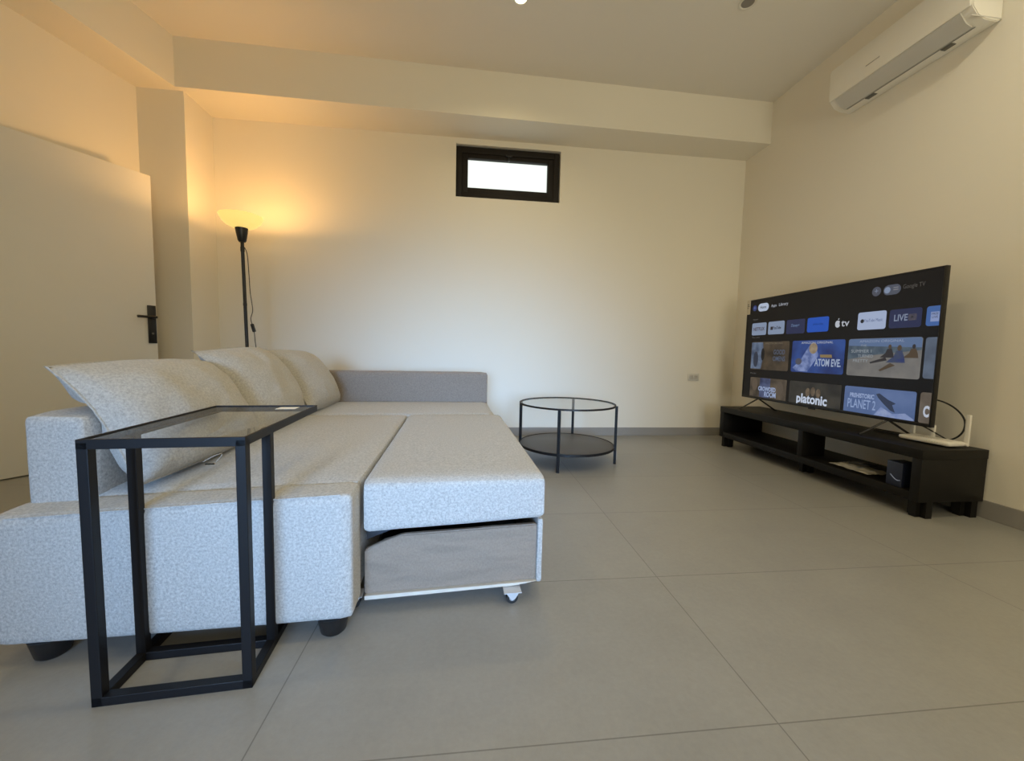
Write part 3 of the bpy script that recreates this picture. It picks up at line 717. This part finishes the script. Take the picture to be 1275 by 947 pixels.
for k, w_ in enumerate((.018, .024, .014)): box(bm, .008, .008 + w_, -.0066, -.006, TVB + .862 - k * .016, TVB + .869 - k * .016)
obj('printed_bars', bm, paint('dark print', (.06, .05, .05), .6), stk)

# ------------------------------------------------------------------ air conditioner
ac = thing('air_conditioner', 'white wall-mounted split air conditioner high on the right wall', 'air conditioner', (RX, 1.945, 2.71))
L_ = .835
body = [(-.001, .300), (-.165, .300), (-.190, .292), (-.198, .27), (-.195, .10), (-.185, .060), (-.150, .022), (-.105, .004), (-.03, .0), (-.001, .012)]
obj('housing', prism(body, 0, L_, 'y', bev=.004), M_ac, ac, ang=50)
fp = [(-.196, .288), (-.206, .275), (-.205, .10), (-.198, .065), (-.190, .066), (-.190, .288)]
obj('front_panel', prism(fp, .006, L_ - .006, 'y', bev=.002), M_ac, ac, ang=50)
lv = [(-.197, .062), (-.155, .014), (-.112, -.004), (-.108, .004), (-.150, .024), (-.189, .066)]
lo = obj('louvre', prism(lv, .05, L_ - .05, 'y'), M_acflap, ac)
bm = B(-.110, -.104, .05, L_ - .05, -.0015, .006); box(bm, -.094, -.091, .05, L_ - .05, -.0012, .006); obj('louvre_slot', bm, paint('slot grey', (.30, .30, .28), .6), ac)
bm = B(-.085, -.055, .16, .215, -.002, .004, bev=.001); obj('vent', bm, M_grey, ac)
bm = B(-.085, -.055, .60, .66, -.002, .004, bev=.001); obj('vent', bm, M_grey, ac)
bm = B(-.2072, -.205, .47, .56, .135, .140); obj('badge', bm, M_silver, ac)
obj('end_seam', B(-.19, -.004, -.0012, .0, .012, .018), M_acflap, ac)

# ------------------------------------------------------------------ camera
F_ = 481.3; yaw, pitch, roll = .10941, .07308, .0216
cy, sy, cp_, sp_, cr, sr = math.cos(yaw), math.sin(yaw), math.cos(pitch), math.sin(pitch), math.cos(roll), math.sin(roll)
Fv = Vector((sy * cp_, cy * cp_, -sp_)); Rt = Vector((cy, -sy, 0)); Uv = Rt.cross(Fv)
R2 = cr * Rt + sr * Uv; U2 = -sr * Rt + cr * Uv
cam = bpy.data.cameras.new('camera'); co_ = bpy.data.objects.new('camera', cam); COL.objects.link(co_)
mw = Matrix((( R2.x, U2.x, -Fv.x, 0), (R2.y, U2.y, -Fv.y, 0), (R2.z, U2.z, -Fv.z, .86), (0, 0, 0, 1)))
co_.matrix_world = mw
cam.sensor_fit = 'HORIZONTAL'; cam.sensor_width = 36; cam.lens = F_ / 1275 * 36; cam.clip_start = .02
C.camera = co_

# ------------------------------------------------------------------ light
def area(name, loc, target, sx, sy, e, col, spread=180):
    l = bpy.data.lights.new(name, 'AREA'); l.shape = 'RECTANGLE'; l.size = sx; l.size_y = sy; l.energy = e; l.color = col; l.spread = R(spread)
    o = bpy.data.objects.new(name, l); COL.objects.link(o); o.location = loc
    o.rotation_euler = (Vector(target) - Vector(loc)).to_track_quat('-Z', 'Y').to_euler(); return o
def point(name, loc, e, col, r):
    l = bpy.data.lights.new(name, 'POINT'); l.energy = e; l.color = col; l.shadow_soft_size = r
    o = bpy.data.objects.new(name, l); COL.objects.link(o); o.location = loc; return o
def spot(name, loc, e, col, ang=110, blend=.8, r=.03):
    l = bpy.data.lights.new(name, 'SPOT'); l.energy = e; l.color = col; l.spot_size = R(ang); l.spot_blend = blend; l.shadow_soft_size = r
    o = bpy.data.objects.new(name, l); COL.objects.link(o); o.location = loc; return o
area('daylight_door', (-.2, -2.9, 1.1), (.0, 3.9, .15), 2.0, 1.2, 20, (.34, .60, 1.0), 34)
area('added_ceiling_fill', (1.4, -2.4, .9), (2.0, 1.2, 3.25), 1.6, 1.2, 24, (1.0, .92, .70), 120)  # added upward fill that brightens the ceiling, stands for no real source
area('added_warm_fill', (1.2, -2.6, 2.2), (.2, 3.0, 1.2), 2.0, 1.0, 24, (1.0, .85, .53), 170)  # unseen warm fill, added for general room brightness
spot('downlight_beam', (2.1, 1.1, H - .02), 26, (1.0, .90, .66), 165, .6)  # extra unseen spot, added to brighten the right wall and air conditioner
point('lamp_bulb_light', (LX - .031, LY, 1.872), 20, (1, .55, .19), .045)
point('lamp_shade_glow', (LX - .031, LY, 1.95), 4.5, (1, .55, .18), .12)
WARM = (1.0, .82, .47)
spot('downlight_beam', (.315, 2.835, H - .02), 32, WARM, 150, 1)
for x, y in ((.3, 1.1), (1.95, 1.15), (-1.3, .9), (1.9, -.6), (.3, -1.2)):
    spot('downlight_beam', (x, y, H - .02), 27, WARM, 150, 1)

w_ = bpy.data.worlds.new('sky'); C.world = w_; w_.use_nodes = True
bg = w_.node_tree.nodes['Background']; bg.inputs[0].default_value = (.88, .92, .85, 1); bg.inputs[1].default_value = 1.35
C.view_settings.view_transform = 'Standard'; C.view_settings.look = 'None'; C.view_settings.exposure = -.02; C.view_settings.gamma = 1
C.cycles.use_denoising = True
C.cycles.max_bounces = 10; C.cycles.diffuse_bounces = 6; C.cycles.sample_clamp_indirect = 6
